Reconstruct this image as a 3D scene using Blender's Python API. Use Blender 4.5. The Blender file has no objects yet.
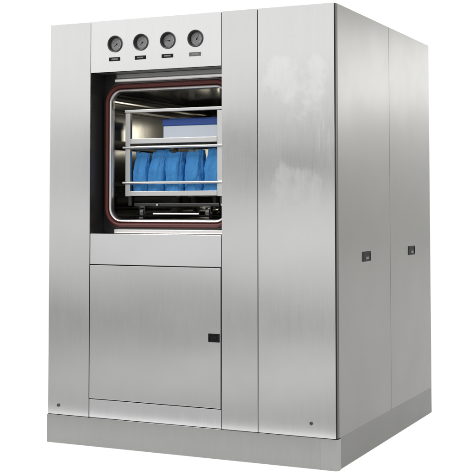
import bpy, bmesh, math, random
from mathutils import Vector, noise, Matrix

scene = bpy.context.scene
COL = scene.collection
W, D, H, ZP = 1.396, 1.408, 1.90, 0.125     # cabinet size, plinth height

# ------------------------------------------------------------------ materials
def new_mat(name):
    m = bpy.data.materials.new(name); m.use_nodes = True
    nt = m.node_tree; b = nt.nodes['Principled BSDF']
    return m, nt, b

def N(nt, t, **kw):
    n = nt.nodes.new(t)
    for k, v in kw.items(): setattr(n, k, v)
    return n

def math_node(nt, op, a, b=None, c=None, clamp=False):
    n = N(nt, 'ShaderNodeMath', operation=op, use_clamp=clamp)
    for i, v in enumerate((a, b, c)):
        if v is None: continue
        if isinstance(v, (int, float)): n.inputs[i].default_value = v
        else: nt.links.new(v, n.inputs[i])
    return n.outputs[0]

def smooth(nt, v, a, b):
    n = N(nt, 'ShaderNodeMapRange', interpolation_type='SMOOTHSTEP')
    nt.links.new(v, n.inputs['Value'])
    n.inputs['From Min'].default_value = a; n.inputs['From Max'].default_value = b
    return n.outputs['Result']

def mixc(nt, fac, a, b):
    n = N(nt, 'ShaderNodeMix', data_type='RGBA')
    nt.links.new(fac, n.inputs[0])
    for i, v in ((6, a), (7, b)):
        if isinstance(v, tuple): n.inputs[i].default_value = (*v, 1)
        else: nt.links.new(v, n.inputs[i])
    return n.outputs[2]

def simple(name, col, rough=0.5, metal=0.0, nscale=60, nbump=0.0, var=0.08, spec=0.5):
    m, nt, b = new_mat(name)
    tc = N(nt, 'ShaderNodeTexCoord'); nz = N(nt, 'ShaderNodeTexNoise')
    nz.inputs['Scale'].default_value = nscale; nz.inputs['Detail'].default_value = 4
    nt.links.new(tc.outputs['Object'], nz.inputs['Vector'])
    c = mixc(nt, nz.outputs['Fac'], tuple(x*(1-var) for x in col), tuple(min(1, x*(1+var)) for x in col))
    nt.links.new(c, b.inputs['Base Color'])
    b.inputs['Roughness'].default_value = rough; b.inputs['Metallic'].default_value = metal
    b.inputs['Specular IOR Level'].default_value = spec
    if nbump:
        bp = N(nt, 'ShaderNodeBump'); bp.inputs['Strength'].default_value = nbump
        bp.inputs['Distance'].default_value = 0.002
        nt.links.new(nz.outputs['Fac'], bp.inputs['Height']); nt.links.new(bp.outputs[0], b.inputs['Normal'])
    return m

def brushed(name, col, rough=0.19, aniso=0.85, seed=0.0, wave=0.12, grain=0.035, painted_reflection=False):
    """vertically brushed stainless sheet: reflections blur sideways, slight oil-canning, fine grain"""
    m, nt, b = new_mat(name)
    tc = N(nt, 'ShaderNodeTexCoord'); P = tc.outputs['Object']
    def nz(scale, sc=(1, 1, 1), detail=3, off=0.0):
        mp = N(nt, 'ShaderNodeMapping'); mp.inputs['Scale'].default_value = sc
        mp.inputs['Location'].default_value = (seed+off, seed*1.7+off, seed*.6)
        nt.links.new(P, mp.inputs['Vector'])
        n = N(nt, 'ShaderNodeTexNoise'); n.inputs['Scale'].default_value = scale
        n.inputs['Detail'].default_value = detail
        nt.links.new(mp.outputs[0], n.inputs['Vector']); return n.outputs['Fac']
    g1 = nz(420, (1, 1, .035), 2)              # fine vertical hairlines
    g2 = nz(26, (1, 1, .10), 3, 3.1)           # broad vertical streaks
    g3 = nz(5, (1, 1, 1), 3, 9.0)              # smudges
    g4 = nz(300, (.03, .03, 1), 2, 5.0)        # faint cross grain
    s = math_node(nt, 'ADD', math_node(nt, 'MULTIPLY', g1, .5), math_node(nt, 'MULTIPLY', g2, .3))
    s = math_node(nt, 'ADD', s, math_node(nt, 'MULTIPLY', g4, .2))
    c = mixc(nt, s, tuple(x*(1-2.2*grain) for x in col), tuple(min(1, x*(1+2.2*grain)) for x in col))
    r = math_node(nt, 'ADD', math_node(nt, 'MULTIPLY', s, .08), rough-.04)
    r = math_node(nt, 'ADD', r, math_node(nt, 'MULTIPLY_ADD', g3, .06, -.03))
    if painted_reflection:                                    # cloudy reflection smear, painted in as paler and rougher steel
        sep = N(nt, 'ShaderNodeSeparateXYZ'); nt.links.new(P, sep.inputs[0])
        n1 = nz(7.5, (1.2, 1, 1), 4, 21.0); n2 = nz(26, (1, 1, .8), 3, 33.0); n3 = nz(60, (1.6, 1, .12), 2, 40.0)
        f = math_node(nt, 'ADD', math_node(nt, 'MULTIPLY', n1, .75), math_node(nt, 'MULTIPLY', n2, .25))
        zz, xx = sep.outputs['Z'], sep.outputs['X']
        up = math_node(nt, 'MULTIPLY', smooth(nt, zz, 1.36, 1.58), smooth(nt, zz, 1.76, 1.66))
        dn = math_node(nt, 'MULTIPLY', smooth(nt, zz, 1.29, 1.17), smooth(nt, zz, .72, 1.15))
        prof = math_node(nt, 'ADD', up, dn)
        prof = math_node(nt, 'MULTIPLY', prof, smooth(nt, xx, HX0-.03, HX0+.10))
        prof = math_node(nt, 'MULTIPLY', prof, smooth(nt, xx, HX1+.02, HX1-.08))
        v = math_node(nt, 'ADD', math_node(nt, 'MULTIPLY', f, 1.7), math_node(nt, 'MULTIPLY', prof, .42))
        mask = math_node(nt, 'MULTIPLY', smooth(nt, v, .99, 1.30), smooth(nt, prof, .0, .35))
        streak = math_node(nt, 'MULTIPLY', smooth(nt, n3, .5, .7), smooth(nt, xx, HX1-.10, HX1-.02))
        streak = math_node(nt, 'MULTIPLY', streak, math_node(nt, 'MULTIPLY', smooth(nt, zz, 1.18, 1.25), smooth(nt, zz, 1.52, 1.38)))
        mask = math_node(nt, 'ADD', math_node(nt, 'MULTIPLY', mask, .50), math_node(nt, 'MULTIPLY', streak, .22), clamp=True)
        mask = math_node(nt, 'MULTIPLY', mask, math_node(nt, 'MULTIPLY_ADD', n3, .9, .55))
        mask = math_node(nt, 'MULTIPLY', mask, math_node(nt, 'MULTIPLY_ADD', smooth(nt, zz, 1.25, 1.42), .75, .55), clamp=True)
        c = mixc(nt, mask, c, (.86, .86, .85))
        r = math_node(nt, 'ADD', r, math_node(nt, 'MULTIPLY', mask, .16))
    nt.links.new(c, b.inputs['Base Color']); nt.links.new(r, b.inputs['Roughness'])
    b.inputs['Metallic'].default_value = 1.0
    b.inputs['Anisotropic'].default_value = aniso
    ge = N(nt, 'ShaderNodeNewGeometry')
    cr = N(nt, 'ShaderNodeVectorMath', operation='CROSS_PRODUCT')
    nt.links.new(ge.outputs['True Normal'], cr.inputs[0]); cr.inputs[1].default_value = (0, 0, 1)
    nt.links.new(cr.outputs[0], b.inputs['Tangent'])
    w1 = nz(1.6, (1, 1, 1), 1, 14.0)
    hsum = math_node(nt, 'ADD', math_node(nt, 'MULTIPLY', w1, wave*.03), math_node(nt, 'MULTIPLY', g1, .000004))
    bp = N(nt, 'ShaderNodeBump'); bp.inputs['Strength'].default_value = 1.0; bp.inputs['Distance'].default_value = 1.0
    nt.links.new(hsum, bp.inputs['Height']); nt.links.new(bp.outputs[0], b.inputs['Normal'])
    return m

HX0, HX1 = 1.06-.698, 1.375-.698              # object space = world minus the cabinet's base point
M = {}
S = (.66, .66, .655)
M['pillar'] = brushed('brushed_steel_pillar', S, seed=1.3)
M['header'] = brushed('brushed_steel_header', (.74, .74, .735), seed=2.9, rough=.23)
M['strip'] = brushed('brushed_steel_strip', (.70, .70, .70), seed=4.2)
M['door'] = brushed('brushed_steel_door', (.64, .64, .635), seed=6.1)
M['column'] = brushed('brushed_steel_column', (.65, .65, .645), seed=8.4, rough=.20)
M['front'] = brushed('brushed_steel_front', (.68, .68, .675), seed=11.7, rough=.20, painted_reflection=True)
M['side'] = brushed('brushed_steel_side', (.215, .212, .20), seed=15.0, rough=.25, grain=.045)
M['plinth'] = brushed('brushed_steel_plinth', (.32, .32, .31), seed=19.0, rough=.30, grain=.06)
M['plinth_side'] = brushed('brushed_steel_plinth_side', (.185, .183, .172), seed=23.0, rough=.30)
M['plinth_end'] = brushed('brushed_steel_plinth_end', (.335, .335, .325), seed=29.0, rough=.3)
M['lip'] = simple('satin_steel_lip', (.80, .78, .76), .30, 1.0)
M['plate'] = simple('dull_steel_plate', (.42, .42, .41), .40, 1.0)
M['chamber'] = simple('polished_chamber_steel', (.33, .325, .305), .13, 1.0, nscale=9, nbump=.10)
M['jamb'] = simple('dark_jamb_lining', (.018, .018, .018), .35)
M['carcass'] = simple('dark_carcass', (.05, .05, .05), .8)
M['gasket'] = simple('oxblood_rubber', (.11, .020, .015), .42, nscale=150, nbump=.1)
M['rack'] = simple('satin_rack_steel', (.68, .68, .67), .32, 1.0, nscale=200)
M['black'] = simple('black_plastic', (.008, .008, .008), .6, nscale=120, spec=.15)
M['black_gloss'] = simple('gauge_bezel_black', (.03, .03, .03), .3, nscale=120)
M['dial'] = simple('grey_gauge_dial', (.24, .24, .24), .45, nscale=70, var=.15)
M['dial_mark'] = simple('pale_dial_marks', (.62, .62, .62), .5)
M['tag_grey'] = simple('faded_grey_plate', (.13, .13, .13), .5)
M['tag_text'] = simple('pale_plate_print', (.30, .30, .30), .5)
M['screw'] = simple('dark_screw', (.10, .10, .10), .4, 1.0)
M['white'] = simple('white_box_card', (.70, .76, .84), .5, nscale=30, var=.03)
M['lid'] = simple('navy_blue_lid', (.022, .085, .38), .4, nscale=30)
M['dark_steel'] = simple('dark_cart_steel', (.07, .07, .068), .35, 1.0)
M['wheel'] = simple('grey_wheel', (.10, .10, .10), .4, .6)

def bag_material():
    m, nt, b = new_mat('blue_wrap_cloth')
    tc = N(nt, 'ShaderNodeTexCoord')
    n1 = N(nt, 'ShaderNodeTexNoise'); n1.inputs['Scale'].default_value = 28; n1.inputs['Detail'].default_value = 5
    mp = N(nt, 'ShaderNodeMapping'); mp.inputs['Scale'].default_value = (1, 1, .35)
    nt.links.new(tc.outputs['Object'], mp.inputs[0]); nt.links.new(mp.outputs[0], n1.inputs['Vector'])
    n2 = N(nt, 'ShaderNodeTexNoise'); n2.inputs['Scale'].default_value = 900
    nt.links.new(tc.outputs['Object'], n2.inputs['Vector'])
    c = mixc(nt, n1.outputs['Fac'], (.018, .16, .45), (.07, .37, .80))
    nt.links.new(c, b.inputs['Base Color'])
    b.inputs['Roughness'].default_value = .6
    h = math_node(nt, 'ADD', n1.outputs['Fac'], math_node(nt, 'MULTIPLY', n2.outputs['Fac'], .12))
    bp = N(nt, 'ShaderNodeBump'); bp.inputs['Strength'].default_value = .9; bp.inputs['Distance'].default_value = .012
    nt.links.new(h, bp.inputs['Height']); nt.links.new(bp.outputs[0], b.inputs['Normal'])
    return m
M['bag'] = bag_material()

# ------------------------------------------------------------------ mesh helpers
BOXY = set()
def add_box(bm, x0, x1, y0, y1, z0, z1, bev=0.0, seg=2):
    vs = [bm.verts.new((x, y, z)) for z in (z0, z1) for y in (y0, y1) for x in (x0, x1)]
    BOXY.add(id(bm))
    F = [(0, 2, 3, 1), (4, 5, 7, 6), (0, 1, 5, 4), (2, 6, 7, 3), (0, 4, 6, 2), (1, 3, 7, 5)]
    fs = [bm.faces.new([vs[i] for i in f]) for f in F]
    if bev:
        es = {e for f in fs for e in f.edges}
        bmesh.ops.bevel(bm, geom=list(es), offset=bev, segments=seg, profile=.5, affect='EDGES')

def add_tube(bm, p0, p1, r0, r1=None, n=20, cap=True):
    r1 = r0 if r1 is None else r1
    p0, p1 = Vector(p0), Vector(p1); d = (p1-p0).normalized()
    a = d.orthogonal().normalized(); b = d.cross(a)
    R = []
    for p, r in ((p0, r0), (p1, r1)):
        R.append([bm.verts.new(p+(a*math.cos(t)+b*math.sin(t))*r) for t in (2*math.pi*i/n for i in range(n))])
    for i in range(n):
        bm.faces.new((R[0][i], R[0][(i+1) % n], R[1][(i+1) % n], R[1][i]))
    if cap:
        bm.faces.new(R[0][::-1]); bm.faces.new(R[1])

def add_lathe(bm, c, prof, n=40):
    """profile (radius, y) spun round the y axis through c"""
    rows = []
    for r, y in prof:
        if r < 1e-6: rows.append([bm.verts.new((c[0], c[1]+y, c[2]))])
        else: rows.append([bm.verts.new((c[0]+r*math.cos(2*math.pi*i/n), c[1]+y, c[2]+r*math.sin(2*math.pi*i/n))) for i in range(n)])
    for A, B in zip(rows, rows[1:]):
        for i in range(n):
            j = (i+1) % n
            if len(A) == 1 and len(B) == 1: continue
            if len(A) == 1: bm.faces.new((A[0], B[j], B[i]))
            elif len(B) == 1: bm.faces.new((A[i], A[j], B[0]))
            else: bm.faces.new((A[i], A[j], B[j], B[i]))

CX, CZ, HALF, RAD = .558, 1.295, .289, .050   # chamber mouth
def rr_path(off, seg=10):
    a, r = HALF+off, max(.002, RAD+off); pts = []
    for k, (sx, sz) in enumerate(((1, 1), (-1, 1), (-1, -1), (1, -1))):
        for i in range(seg+1):
            t = math.pi/2*(k+i/seg)
            pts.append((CX+sx*(a-r)+r*math.cos(t), CZ+sz*(a-r)+r*math.sin(t)))
    return pts
def add_ring(bm, prof, closed=True):
    rows = [[bm.verts.new((x, y, z)) for x, z in rr_path(o)] for o, y in prof]
    n = len(rows[0]); k = len(rows)
    for a in range(k if closed else k-1):
        A, B = rows[a], rows[(a+1) % k]
        for i in range(n):
            j = (i+1) % n
            bm.faces.new((A[i], A[j], B[j], B[i]))
    return rows

ROOT_OFF = {}
def finish(name, bm, mat, parent=None, off=Vector((0, 0, 0)), smooth_angle=40):
    bmesh.ops.translate(bm, verts=bm.verts, vec=-off)
    bmesh.ops.recalc_face_normals(bm, faces=bm.faces)
    for e in bm.edges:
        if len(e.link_faces) == 2: e.smooth = e.calc_face_angle(0) < math.radians(smooth_angle)
    boxy = id(bm) in BOXY; BOXY.discard(id(bm))  # folded sheet stays flat, turned and sewn shapes are smooth
    me = bpy.data.meshes.new(name); bm.to_mesh(me); bm.free()
    me.polygons.foreach_set('use_smooth', [not boxy]*len(me.polygons))
    me.materials.append(mat)
    o = bpy.data.objects.new(name, me); COL.objects.link(o)
    if parent: o.parent = parent
    else: o.location = off
    return o
def empty(name, loc, label, cat, group=None):
    o = bpy.data.objects.new(name, None); COL.objects.link(o); o.location = loc
    o.empty_display_size = .1
    o['label'] = label; o['category'] = cat
    if group: o['group'] = group
    return o

# ------------------------------------------------------------------ autoclave cabinet
OFF = Vector((W/2, 0, 0))
cab = empty('steam_steriliser', OFF, 'large brushed stainless steel steriliser cabinet with open chamber and four gauges', 'steriliser')
def part(name, bm, mat, parent=None, label=None, **k):
    o = finish(name, bm, M[mat], parent or cab, OFF, **k)
    if label: o['label'] = label
    return o
def box_part(name, mat, *a, bev=.0015, parent=None, label=None):
    bm = bmesh.new(); add_box(bm, *a, bev=bev); return part(name, bm, mat, parent, label)

G = .0018                                       # half width of a panel seam
X1, X2, X3 = .2185, .8765, 1.0465               # seams on the front
T = .022                                        # sheet fold depth
# front skin
box_part('corner_pillar', 'pillar', 0, X1-G, 0, .0045, ZP+.0012, H, label='narrow tall plain steel pillar at the front edge')
GX, GZ, GR = (.345, .478, .614, .750), 1.7915, .0350
bm = bmesh.new()                                # header sheet with four round cut-outs for the gauges
hx0, hx1, hz0, hz1, za, zb = X1+G*.3, X2-G, 1.667, H-.001, 1.7395, 1.8435
def quad(*p): bm.faces.new([bm.verts.new((x, .001, z)) for x, z in p])
quad((hx0, hz0), (hx1, hz0), (hx1, za), (hx0, za)); quad((hx0, zb), (hx1, zb), (hx1, hz1), (hx0, hz1))
cells = [hx0]+[(a+b)/2 for a, b in zip(GX, GX[1:])]+[hx1]
for gx, ca, cb_ in zip(GX, cells, cells[1:]):
    n = 64; ri, ro = [], []
    cor = [math.atan2(z-GZ, x-gx) for x in (ca, cb_) for z in (za, zb)]
    angs = sorted([2*math.pi*i/n-math.pi for i in range(n)]+cor)
    for t in angs:
        c, s_ = math.cos(t), math.sin(t)
        k = min((cb_-gx if c > 0 else gx-ca)/max(abs(c), 1e-9), (zb-GZ if s_ > 0 else GZ-za)/max(abs(s_), 1e-9))
        ri.append(bm.verts.new((gx+GR*c, .001, GZ+GR*s_))); ro.append(bm.verts.new((gx+k*c, .001, GZ+k*s_)))
    for i in range(len(angs)):
        j = (i+1) % len(angs); bm.faces.new((ri[i], ri[j], ro[j], ro[i]))
for a in ((hx0, hx1, .0011, T, hz0, hz0+.0015), (hx0, hx1, .0011, T, hz1-.0015, hz1), (hx0, hx0+.0015, .0012, T, hz0+.002, hz1-.002), (hx1-.0015, hx1, .0012, T, hz0+.002, hz1-.002)):
    add_box(bm, *a)
bmesh.ops.remove_doubles(bm, verts=bm.verts, dist=1e-6)
for f in bm.faces:
    if abs(f.calc_center_median().y-.001) < 1e-5 and f.normal.y > 0: f.normal_flip()
header = part('header_panel', bm, 'header')
box_part('trim_strip', 'strip', X1+G, X2-G, .001, T, .8035+G, .942, label='blank steel strip between chamber and service door')
box_part('trim_strip', 'strip', X1+G, X2-G, .001, T, ZP+.0012, .2085-G, label='blank steel strip between service door and plinth')
door = box_part('service_door', 'door', X1+G+.0005, X2-G-.0025, -.0005, T, .2085+G, .8035-G)
box_part('door_column', 'column', X2+G*.6, X3-G, -.0015, T, ZP+.0012, H)
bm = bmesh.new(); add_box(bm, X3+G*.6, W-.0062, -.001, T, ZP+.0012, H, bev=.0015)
part('front_panel', bm, 'front', label='wide front panel with painted cloudy reflections')
# rounded corner post between front and side skins
bm = bmesh.new()
add_box(bm, W-.0050, W-.0005, .0005, .02, ZP+.0012, H-.001, bev=.0018, seg=3)
part('corner_trim', bm, 'dark_steel')
# side skins
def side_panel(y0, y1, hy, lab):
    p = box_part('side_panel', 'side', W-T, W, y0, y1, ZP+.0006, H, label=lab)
    bm = bmesh.new()
    w, h, z = .052, .0215, .845
    f = .006
    for a in ((hy-w, hy+w, z+h-f, z+h), (hy-w, hy+w, z-h, z-h+f), (hy-w, hy-w+f, z-h+f+.0002, z+h-f-.0002), (hy+w-f, hy+w, z-h+f+.0002, z+h-f-.0002)):
        add_box(bm, W-.002, W+.003, a[0], a[1], a[2], a[3], bev=.0008)
    l = part('pull_latch', bm, 'black', p)
    bm = bmesh.new(); add_box(bm, W-.001, W+.0012, hy-w+f, hy+w-f, z-h+f, z+h-f); part('recess_plate', bm, 'black', p)
    bm = bmesh.new(); add_box(bm, W+.0013, W+.0024, hy-.012, hy+.026, z-h+f+.002, z-.002, bev=.0005); part('latch_tongue', bm, 'black_gloss', p)
side_panel(.0225, .719, .377, 'side panel nearer the front with a black pull latch')
side_panel(.7215, D, 1.066, 'rear side panel with a black pull latch')
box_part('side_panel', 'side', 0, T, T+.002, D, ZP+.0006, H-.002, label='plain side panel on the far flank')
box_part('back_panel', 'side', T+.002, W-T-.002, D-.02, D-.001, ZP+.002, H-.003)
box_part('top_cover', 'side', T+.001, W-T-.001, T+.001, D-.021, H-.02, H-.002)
# plinth: front rail with rounded end and the flush side skirt
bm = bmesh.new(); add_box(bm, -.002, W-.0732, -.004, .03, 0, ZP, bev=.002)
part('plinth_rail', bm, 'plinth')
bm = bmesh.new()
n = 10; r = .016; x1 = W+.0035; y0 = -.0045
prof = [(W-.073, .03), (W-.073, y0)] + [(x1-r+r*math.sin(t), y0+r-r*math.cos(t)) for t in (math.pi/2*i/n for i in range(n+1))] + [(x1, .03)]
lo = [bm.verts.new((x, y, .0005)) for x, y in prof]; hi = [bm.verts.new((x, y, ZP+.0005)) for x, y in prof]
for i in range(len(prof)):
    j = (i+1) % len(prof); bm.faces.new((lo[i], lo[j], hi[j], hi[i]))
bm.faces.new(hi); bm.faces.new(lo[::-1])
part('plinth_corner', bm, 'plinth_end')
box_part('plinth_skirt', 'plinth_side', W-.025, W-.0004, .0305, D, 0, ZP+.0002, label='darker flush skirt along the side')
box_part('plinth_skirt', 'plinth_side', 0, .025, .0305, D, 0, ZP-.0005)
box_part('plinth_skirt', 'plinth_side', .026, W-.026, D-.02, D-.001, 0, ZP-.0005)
# dark carcass behind the seams (leaves the recess and the chamber free)
bm = bmesh.new(); e = .023
for a in ((.023, .200, e, D-.03, .13, 1.875), (1.05, W-.024, e, D-.03, .13, 1.875), (.201, 1.049, e, D-.03, .13, .925), (.201, 1.049, e, D-.03, 1.69, 1.875), (.201, 1.049, 1.24, D-.031, .93, 1.685)):
    add_box(bm, *a)
part('carcass', bm, 'carcass')
# recess lining round the chamber mouth
YF = .100
bm = bmesh.new()
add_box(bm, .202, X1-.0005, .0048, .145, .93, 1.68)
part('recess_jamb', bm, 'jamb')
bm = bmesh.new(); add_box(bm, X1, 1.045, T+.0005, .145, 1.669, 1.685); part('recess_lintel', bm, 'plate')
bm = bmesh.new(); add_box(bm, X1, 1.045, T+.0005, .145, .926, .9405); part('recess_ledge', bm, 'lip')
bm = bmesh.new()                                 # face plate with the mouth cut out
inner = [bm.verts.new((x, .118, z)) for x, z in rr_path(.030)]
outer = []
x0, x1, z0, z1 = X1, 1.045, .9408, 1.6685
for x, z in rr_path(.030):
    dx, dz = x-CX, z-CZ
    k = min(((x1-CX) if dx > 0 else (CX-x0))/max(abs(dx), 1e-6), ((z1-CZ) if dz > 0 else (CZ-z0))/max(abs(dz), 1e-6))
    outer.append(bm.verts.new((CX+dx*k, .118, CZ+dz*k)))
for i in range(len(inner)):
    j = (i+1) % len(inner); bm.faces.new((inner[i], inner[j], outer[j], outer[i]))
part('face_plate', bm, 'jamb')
def bead(o0, o1, yb, yt, n=8):
    c, h = (o0+o1)/2, (o1-o0)/2
    return [(o0, yb)] + [(c-h*math.cos(math.pi*i/n), yt+(yb-yt)*.55*(1-math.sin(math.pi*i/n))) for i in range(n+1)] + [(o1, yb)]
fl = bmesh.new(); add_ring(fl, [(.0384, YF+.004), (.0384, .117), (.0440, .117), (.0440, YF+.004)])
flange = part('chamber_flange', fl, 'dark_steel')
for z0, z1 in ((CZ+HALF+.0445, CZ+HALF+.0635), (.9412, CZ-HALF-.0445)):
    bm = bmesh.new(); add_box(bm, CX-.275, 1.04, YF-.004, .117, z0, z1, bev=.005, seg=3)
    part('flange_bar', bm, 'lip', flange)
bm = bmesh.new(); add_box(bm, .285, 1.0445, .111, .1172, CZ+HALF+.064, 1.6687, bev=.002); part('flange_bar', bm, 'plate', flange)
bm = bmesh.new(); add_box(bm, .893, 1.044, .030, .088, .945, 1.664, bev=.003); part('sliding_door', bm, 'dark_steel')
bm = bmesh.new(); add_ring(bm, bead(0, .0160, .125, YF-.004)); part('inner_lip', bm, 'lip', flange)
bm = bmesh.new(); add_ring(bm, bead(.0163, .0380, .120, YF-.006)); part('gasket', bm, 'gasket', label='dark oxblood rubber door seal')
# chamber: a polished tube with dished far end
bm = bmesh.new()
rows = add_ring(bm, [(.0005, .1252), (0, .16), (0, 1.10), (-.03, 1.16), (-.10, 1.20)], closed=False)
bm.faces.new(rows[-1])
ch = part('chamber', bm, 'chamber')
# guide rails on the chamber floor
ZF = CZ-HALF
for x in (.395, .73):
    bm = bmesh.new(); add_box(bm, x-.012, x+.012, .15, 1.05, ZF+.0008, ZF+.010, bev=.002)
    part('guide_rail', bm, 'dark_steel', ch)

# gauges, plates, latch, screws
random.seed(4)
for i, x in enumerate((.345, .478, .614, .750)):
    z = 1.7915
    bm = bmesh.new()
    add_lathe(bm, (x, 0, z), [(.0285, .0215), (.0295, .016), (.0325, -.003), (.0340, -.0042), (.0365, -.0042), (.0378, -.003), (.0378, .0006), (.0345, .0008), (.0345, .0215)])
    g = part('pressure_gauge', bm, 'black_gloss')
    bm = bmesh.new(); add_lathe(bm, (x, 0, z), [(0, .0140), (.0200, .0140), (.0292, .0140), (.0292, .020)]); d = part('dial', bm, 'dial', g)
    bm = bmesh.new()
    for k in range(25):                          # scale ticks round 270 degrees
        t = math.radians(225-270*k/24); rr = .0200 if k % 4 else .0180
        ct, st = math.cos(t), math.sin(t); w = .0007 if k % 4 else .0011
        vs = [bm.verts.new((x+a*ct-b*st, +.0136, z+a*st+b*ct)) for a, b in ((rr, -w), (.0238, -w), (.0238, w), (rr, w))]
        bm.faces.new(vs)
    part('scale', bm, 'dial_mark', g)
    bm = bmesh.new()
    t = math.radians((222, 224, 178, 60)[i]); ct, st = math.cos(t), math.sin(t)
    vs = [bm.verts.new((x+a*ct-b*st, +.0128, z+a*st+b*ct)) for a, b in ((-.006, -.0014), (.0195, -.0004), (.0195, .0004), (-.006, .0014))]
    bm.faces.new(vs); add_tube(bm, (x, .0139, z), (x, .0118, z), .0030, n=14)
    part('needle', bm, 'black', g)
    zl = 1.723
    bm = bmesh.new(); add_box(bm, x-.030, x+.026, -.0016, .002, zl-.0085, zl+.0085, bev=.0008)
    p = part('label_plate', bm, 'tag_grey' if i == 3 else 'black', header if False else None, 'faded grey plate under the fourth gauge' if i == 3 else None)
    bm = bmesh.new()
    xx = x-.016
    while xx < x+.012:
        w = random.uniform(.0025, .005); add_box(bm, xx, xx+w, -.0021, -.0014, zl-.0028, zl+.0028); xx += w+.0014
    part('print_line', bm, 'tag_text', p)
bm = bmesh.new()
lx0, lx1, lz0, lz1 = .815, .8675, .488, .524; f = .006
for a in ((lx0, lx1, lz1-f, lz1), (lx0, lx1, lz0, lz0+f), (lx0, lx0+f, lz0+f+.0002, lz1-f-.0002), (lx1-f, lx1, lz0+f+.0002, lz1-f-.0002)):
    add_box(bm, a[0], a[1], -.004, .001, a[2], a[3], bev=.0008)
lt = part('door_latch', bm, 'black', door)
bm = bmesh.new(); add_box(bm, lx0+f, lx1-f, -.0018, .0012, lz0+f, lz1-f); add_box(bm, lx0+.026, lx0+.037, -.0035, -.0017, lz0+.010, lz0+.026, bev=.0006)
part('door_latch', bm, 'black', door)
for x, z in ((.058, .168), (1.283, .182)):
    bm = bmesh.new(); add_lathe(bm, (x, 0, z), [(.0075, .001), (.0075, -.003), (.006, -.0045), (.003, -.0045), (.0026, -.002), (0, -.002)], n=20)
    part('cover_screw', bm, 'screw')

# ------------------------------------------------------------------ loading rack in the chamber
RX0, RX1, RY0, RY1 = .305, .802, .160, .80
ROFF = Vector(((RX0+RX1)/2, RY0, ZF+.012))
rack = empty('loading_rack', ROFF, 'pale steel two tier wheeled loading rack inside the open chamber', 'rack')
def rpart(name, bm, mat='rack', parent=None, label=None):
    o = finish(name, bm, M[mat], parent or rack, ROFF)
    if label: o['label'] = label
    return o
def rbox(name, *a, mat='rack', bev=.002, parent=None, label=None):
    bm = bmesh.new(); add_box(bm, *a, bev=bev); return rpart(name, bm, mat, parent, label)
for x0, x1 in ((RX0, RX0+.026), (RX1-.026, RX1)):
    for y0 in (RY0, RY1-.02):
        rbox('post', x0, x1, y0, y0+.020, 1.109, 1.492)
TZ = 1.493
for y0 in (RY0-.004, RY1-.02):
    rbox('top_rail', RX0-.002, RX1+.004, y0, y0+.018, TZ, TZ+.014)
for x0 in (RX0+.004, RX1-.020):
    rbox('side_rail', x0, x0+.016, RY0+.0145, RY1-.0205, TZ+.001, TZ+.013)
def tray(z, hl, name):
    # shallow tray: floor, four lips
    bm = bmesh.new(); a, b, c, d = RX0+.0265, RX1-.0265, RY0+.001, RY1-.022
    add_box(bm, a, b, c, d, z, z+.003)
    add_box(bm, a, b, c-.002, c+.0015, z-.0005, z+hl, bev=.0008)
    add_box(bm, a, b, d-.0015, d+.0015, z-.0005, z+hl, bev=.0008)
    add_box(bm, a-.0012, a+.0012, c+.002, d-.002, z-.0005, z+hl*.9); add_box(bm, b-.0012, b+.0012, c+.002, d-.002, z-.0005, z+hl*.9)
    return rpart(name, bm)
tray(1.351, .022, 'shelf_tray'); tray(1.112, .021, 'shelf_tray')
def bar(z, r=.0065, mat='rack'):
    bm = bmesh.new(); add_tube(bm, (RX0-.006, RY0-.0070, z), (RX1+.006, RY0-.0070, z), r, n=16); rpart('guard_bar', bm, mat)
bar(1.333); bar(1.171, .0070)
for x in (RX0-.0005, RX1-.0095):
    for z in (1.325, 1.164):
        rbox('side_rail', x, x+.010, RY0+.0205, RY1-.0205, z, z+.013)
# undercarriage
rbox('base_beam', RX0+.03, RX1-.03, RY0+.03, RY0+.05, 1.063, 1.078, mat='dark_steel')
rbox('base_beam', RX0+.03, RX1-.03, RY1-.06, RY1-.04, 1.063, 1.078, mat='rack')
for x in (RX0+.03, RX1-.055):
    rbox('base_rail', x, x+.025, RY0+.0505, RY1-.0605, 1.064, 1.078, mat='dark_steel')
for x in (RX0+.004, RX1-.022):
    for y in (RY0+.0005, RY1-.0195):
        rbox('foot_bracket', x, x+.018, y+.021, y+.051, 1.066, 1.111, mat='dark_steel')
bm = bmesh.new(); add_tube(bm, (.452, RY0+.005, ZF+.024), (.685, RY0+.005, ZF+.024), .0045, n=12); rpart('axle', bm)
for x in (.395, .73):
    for y in (RY0+.012, RY1-.10):
        bm = bmesh.new()
        add_tube(bm, (x-.008, y, ZF+.0290), (x+.008, y, ZF+.0290), .0185, n=24)
        w = rpart('wheel', bm, 'wheel')
        bm = bmesh.new(); add_tube(bm, (x-.016, y, ZF+.029), (x+.016, y, ZF+.029), .005, n=12); rpart('hub', bm, 'rack', w)
        bm = bmesh.new()
        add_box(bm, x-.014, x+.014, y-.010, y+.010, 1.0560, 1.0632, bev=.001)
        rpart('wheel_fork', bm, 'dark_steel', w)
        for s in (-1, 1):
            bm = bmesh.new(); add_box(bm, x+s*.012-.002, x+s*.012+.002, y-.010, y+.010, ZF+.022, 1.0558)
            rpart('fork_leg', bm, 'dark_steel', w)
for x in (.462, .79):
    bm = bmesh.new(); add_tube(bm, (x, RY0+.020, 1.071), (x, RY0+.0295, 1.071), .005, n=12); rpart('bolt', bm)

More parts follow.
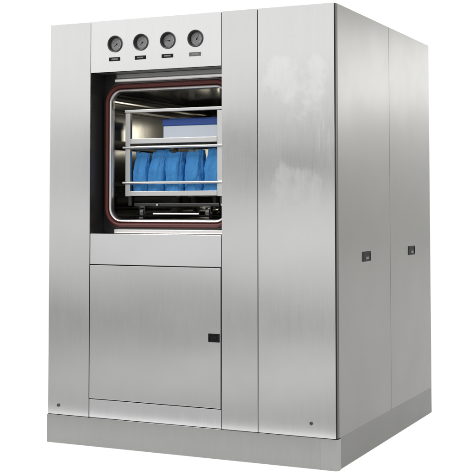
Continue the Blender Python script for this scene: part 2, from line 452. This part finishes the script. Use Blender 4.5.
# ------------------------------------------------------------------ load: box and five wrapped bundles
bx0, bx1, by0, by1, bz = .474, .768, .215, .52, 1.3545
BOFF = Vector(((bx0+bx1)/2, (by0+by1)/2, bz))
box = empty('storage_box', BOFF, 'white box with navy blue lid on the upper tray of the rack', 'box')
bm = bmesh.new(); add_box(bm, bx0, bx1, by0, by1, bz, bz+.077, bev=.003)
o = finish('box_body', bm, M['white'], box, BOFF)
bm = bmesh.new(); add_box(bm, bx0-.004, bx1+.004, by0-.004, by1+.004, bz+.0772, bz+.108, bev=.004)
add_box(bm, bx0+.02, bx1-.02, by0+.02, by1-.02, bz+.1075, bz+.112, bev=.002)
o = finish('lid', bm, M['lid'], box, BOFF)

def bundle(x, y, w, h, lean, seed, label):
    rnd = random.Random(seed); bm = bmesh.new(); n, m = 112, 64; rows = []
    ph = [rnd.uniform(0, 6.28) for _ in range(8)]
    tw = rnd.uniform(.80, .90)
    for j in range(m+1):
        v = j/m
        # outline: full body, slumped shoulder, pinched neck, small flared top
        if v < .08: s = .86+.14*math.sin(v/.08*math.pi/2)
        elif v < .45: s = 1-.03*((v-.08)/.37)
        else:
            t = (v-.45)/.55; s = .97+(tw-.97)*t**1.3
        dep = (1-.72*max(0, (v-.55)/.45)**1.2)
        row = []
        for i in range(n):
            a = 2*math.pi*i/n; ca, sa = math.cos(a), math.sin(a)
            e = .72; px = math.copysign(abs(ca)**e, ca); py = math.copysign(abs(sa)**e, sa)
            cre = .026*math.sin(3*a+ph[0]+2.6*v)+.024*math.sin(5*a+ph[1]-4*v)+.045*v*math.sin(9*a+ph[2]+2*v)+.030*v*v*math.sin(17*a+ph[3])-.06*math.exp(-((v-.80-.05*math.sin(2*a+ph[6]))/.05)**2)
            nzv = noise.noise(Vector((px*1.6+seed*3.7, py*1.6, v*3.2)))*.09
            nzv -= (1-abs(noise.noise(Vector((px*3.1+seed*5.3, py*3.1+v*1.5, v*4.2)))))**6*.040+(1-abs(noise.noise(Vector((px*2.2+seed*2.1+v*2.5, py*2.2, v*7)))))**9*.035
            k = s*(1+cre+nzv)
            zt = h*v + (h*.022*math.sin(2.1*px+ph[4])+h*.016*math.sin(5.2*px+ph[5]))*max(0, (v-.6)/.4)
            row.append(bm.verts.new((lean*v**1.6+px*k*w/2, py*k*dep*w*.52, zt)))
        rows.append(row)
    for A, B in zip(rows, rows[1:]):
        for i in range(n): bm.faces.new((A[i], A[(i+1) % n], B[(i+1) % n], B[i]))
    bm.faces.new(rows[0][::-1])
    # sunken folded mouth
    prev = rows[-1]
    for k, dz in ((.75, -.010), (.35, -.022)):
        c = sum((p.co for p in rows[-1]), Vector())/n
        nr = [bm.verts.new((c.x+(p.co.x-c.x)*k, c.y+(p.co.y-c.y)*k, p.co.z+dz)) for p in rows[-1]]
        for i in range(n): bm.faces.new((prev[i], prev[(i+1) % n], nr[(i+1) % n], nr[i]))
        prev = nr
    bm.faces.new(prev)
    bmesh.ops.recalc_face_normals(bm, faces=bm.faces)
    o = finish('wrapped_bundle', bm, M['bag'], None, Vector((0, 0, 0)), 60)
    o.location = (x, y, 1.1153)
    o['label'] = label; o['category'] = 'bundle'; o['group'] = 'blue wrapped bundles on the lower tray'
    return o
BUN = [(.370, .086, .198, .004, 'leftmost blue cloth bundle, close beside the rack post'),
       (.450, .096, .204, .014, 'blue cloth bundle second from the left, its top leaning right'),
       (.547, .098, .196, -.004, 'middle blue cloth bundle of the five on the lower tray'),
       (.647, .103, .198, -.006, 'blue cloth bundle fourth from the left on the lower tray'),
       (.742, .098, .206, .008, 'rightmost blue cloth bundle, half behind the rack post')]
for i, (x, w, h, ln, lab) in enumerate(BUN): bundle(x, .212+.004*(i % 2), w, h, ln, i+3, lab)

# ------------------------------------------------------------------ setting: white floor with added glow
m, nt, b = new_mat('glowing_white_floor')
tc = N(nt, 'ShaderNodeTexCoord'); nz = N(nt, 'ShaderNodeTexNoise'); nz.inputs['Scale'].default_value = 3
nt.links.new(tc.outputs['Object'], nz.inputs['Vector'])
nt.links.new(mixc(nt, nz.outputs['Fac'], (.33, .33, .33), (.36, .36, .36)), b.inputs['Base Color'])
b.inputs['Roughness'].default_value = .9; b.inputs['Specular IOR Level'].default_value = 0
b.inputs['Emission Color'].default_value = (1, 1, 1, 1); b.inputs['Emission Strength'].default_value = .85  # glow added to keep the floor white and free of shadow
bm = bmesh.new()
v = [bm.verts.new(p) for p in ((-14, -.63, -.002), (9, -.63, -.002), (9, 22, -.002), (-14, 22, -.002))]
bm.faces.new(v)
fl = finish('floor', bm, m); fl['kind'] = 'structure'; fl['label'] = 'seamless white floor with added glow'

# ------------------------------------------------------------------ studio environment
wd = bpy.data.worlds.new('World'); scene.world = wd; wd.use_nodes = True
nt = wd.node_tree; bg = nt.nodes['Background']
tc = N(nt, 'ShaderNodeTexCoord'); sp = N(nt, 'ShaderNodeSeparateXYZ'); nt.links.new(tc.outputs['Generated'], sp.inputs[0])
wn = N(nt, 'ShaderNodeTexNoise'); wn.inputs['Scale'].default_value = 5; wn.inputs['Detail'].default_value = 1
nt.links.new(tc.outputs['Generated'], wn.inputs['Vector'])
zq = math_node(nt, 'ADD', sp.outputs['Z'], math_node(nt, 'MULTIPLY_ADD', wn.outputs['Fac'], .016, -.008))
def ramp(stops):
    n = N(nt, 'ShaderNodeValToRGB'); cr = n.color_ramp; cr.interpolation = 'B_SPLINE' if False else 'EASE'
    f = lambda deg: min(1, max(0, math.sin(math.radians(deg))/.56+.5))
    cr.elements[0].position = f(stops[0][0]); cr.elements[1].position = f(stops[-1][0])
    cr.elements[0].color = (*stops[0][1], 1); cr.elements[1].color = (*stops[-1][1], 1)
    for d, c in stops[1:-1]:
        e = cr.elements.new(f(d)); e.color = (*c, 1)
    nt.links.new(math_node(nt, 'MULTIPLY_ADD', zq, 1/.56, .5), n.inputs[0])
    return n.outputs[0]
g = lambda v, t=0: (v*(1+.0*t), v, v*(1-t))
FR = ramp([(-16, g(.35)), (-11.5, g(.42)), (-9.6, g(.70)), (-8.0, g(1.15)), (-7.0, g(.42)), (-5.2, g(.42)), (-2.8, g(1.0)), (-.2, g(1.02)), (.9, g(.34)), (3.3, g(.34)), (4.4, g(.92)), (7, g(1.1)), (16, g(.95))])
FL = ramp([(-16, g(.36)), (-10.5, g(.44)), (-8.2, g(.58)), (-6.5, g(.38)), (-4.0, g(.42)), (-1.6, g(.84)), (2, g(.92)), (6, g(1.2)), (16, g(1.15))])
SD = ramp([(-16, g(.40, .06)), (-6, g(.8, .04)), (-.8, g(1.1, .03)), (1.5, g(1.2, .02)), (3.2, g(1.5, .01)), (5.8, g(3.0, .0)), (7.6, g(2.7)), (10, g(1.2)), (16, g(1.0))])
hl = N(nt, 'ShaderNodeVectorMath', operation='NORMALIZE')
cb = N(nt, 'ShaderNodeCombineXYZ'); nt.links.new(sp.outputs['X'], cb.inputs[0]); nt.links.new(sp.outputs['Y'], cb.inputs[1])
nt.links.new(cb.outputs[0], hl.inputs[0])
hs = N(nt, 'ShaderNodeSeparateXYZ'); nt.links.new(hl.outputs[0], hs.inputs[0])
front = mixc(nt, smooth(nt, hs.outputs['X'], -.575, -.505), FL, FR)
col = mixc(nt, smooth(nt, hs.outputs['X'], -.12, .14), (1.06, 1.06, 1.06), SD)
col = mixc(nt, smooth(nt, hs.outputs['Y'], .15, -.25), col, front)
nt.links.new(col, bg.inputs['Color']); bg.inputs['Strength'].default_value = 1.0

def area(name, loc, tgt, size, power, col=(1, 1, 1)):
    l = bpy.data.lights.new(name, 'AREA'); l.shape = 'RECTANGLE'; l.size, l.size_y = size; l.energy = power; l.color = col
    o = bpy.data.objects.new(name, l); COL.objects.link(o); o.location = loc
    o.rotation_euler = (Vector(tgt)-Vector(loc)).to_track_quat('-Z', 'Y').to_euler()
area('chamber_glint_fill', (.838, 1.06, 1.42), (.3, .95, 1.40), (.09, .13), .26, (1, .93, .78))  # added unseen area light that makes the warm glints on the chamber wall
area('softbox', (-1.2, -2.6, 4.2), (.6, .2, 1.3), (1.6, 1.2), 65)

# ------------------------------------------------------------------ camera (fitted to the cabinet's corners)
cd = bpy.data.cameras.new('camera'); cam = bpy.data.objects.new('camera', cd); COL.objects.link(cam)
yaw, pitch, roll = .42561, .05139, -.00145
fw = Vector((-math.sin(yaw)*math.cos(pitch), math.cos(yaw)*math.cos(pitch), math.sin(pitch)))
r = Vector((math.cos(yaw), math.sin(yaw), 0)); u = r.cross(fw)
r2 = r*math.cos(roll)+u*math.sin(roll); u2 = u*math.cos(roll)-r*math.sin(roll)
cam.matrix_world = Matrix(((r2.x, u2.x, -fw.x, 2.98207), (r2.y, u2.y, -fw.y, -4.31707), (r2.z, u2.z, -fw.z, 1.07511), (0, 0, 0, 1)))
cd.sensor_width = 36; cd.lens = 1126.145/474*36
cd.shift_x = -16.225/474; cd.shift_y = -91.256/474
cd.clip_start = .05; cd.clip_end = 200
scene.camera = cam

scene.view_settings.view_transform = 'Standard'; scene.view_settings.look = 'None'
scene.view_settings.exposure = 0; scene.view_settings.gamma = 1
scene.cycles.max_bounces = 10; scene.cycles.glossy_bounces = 8
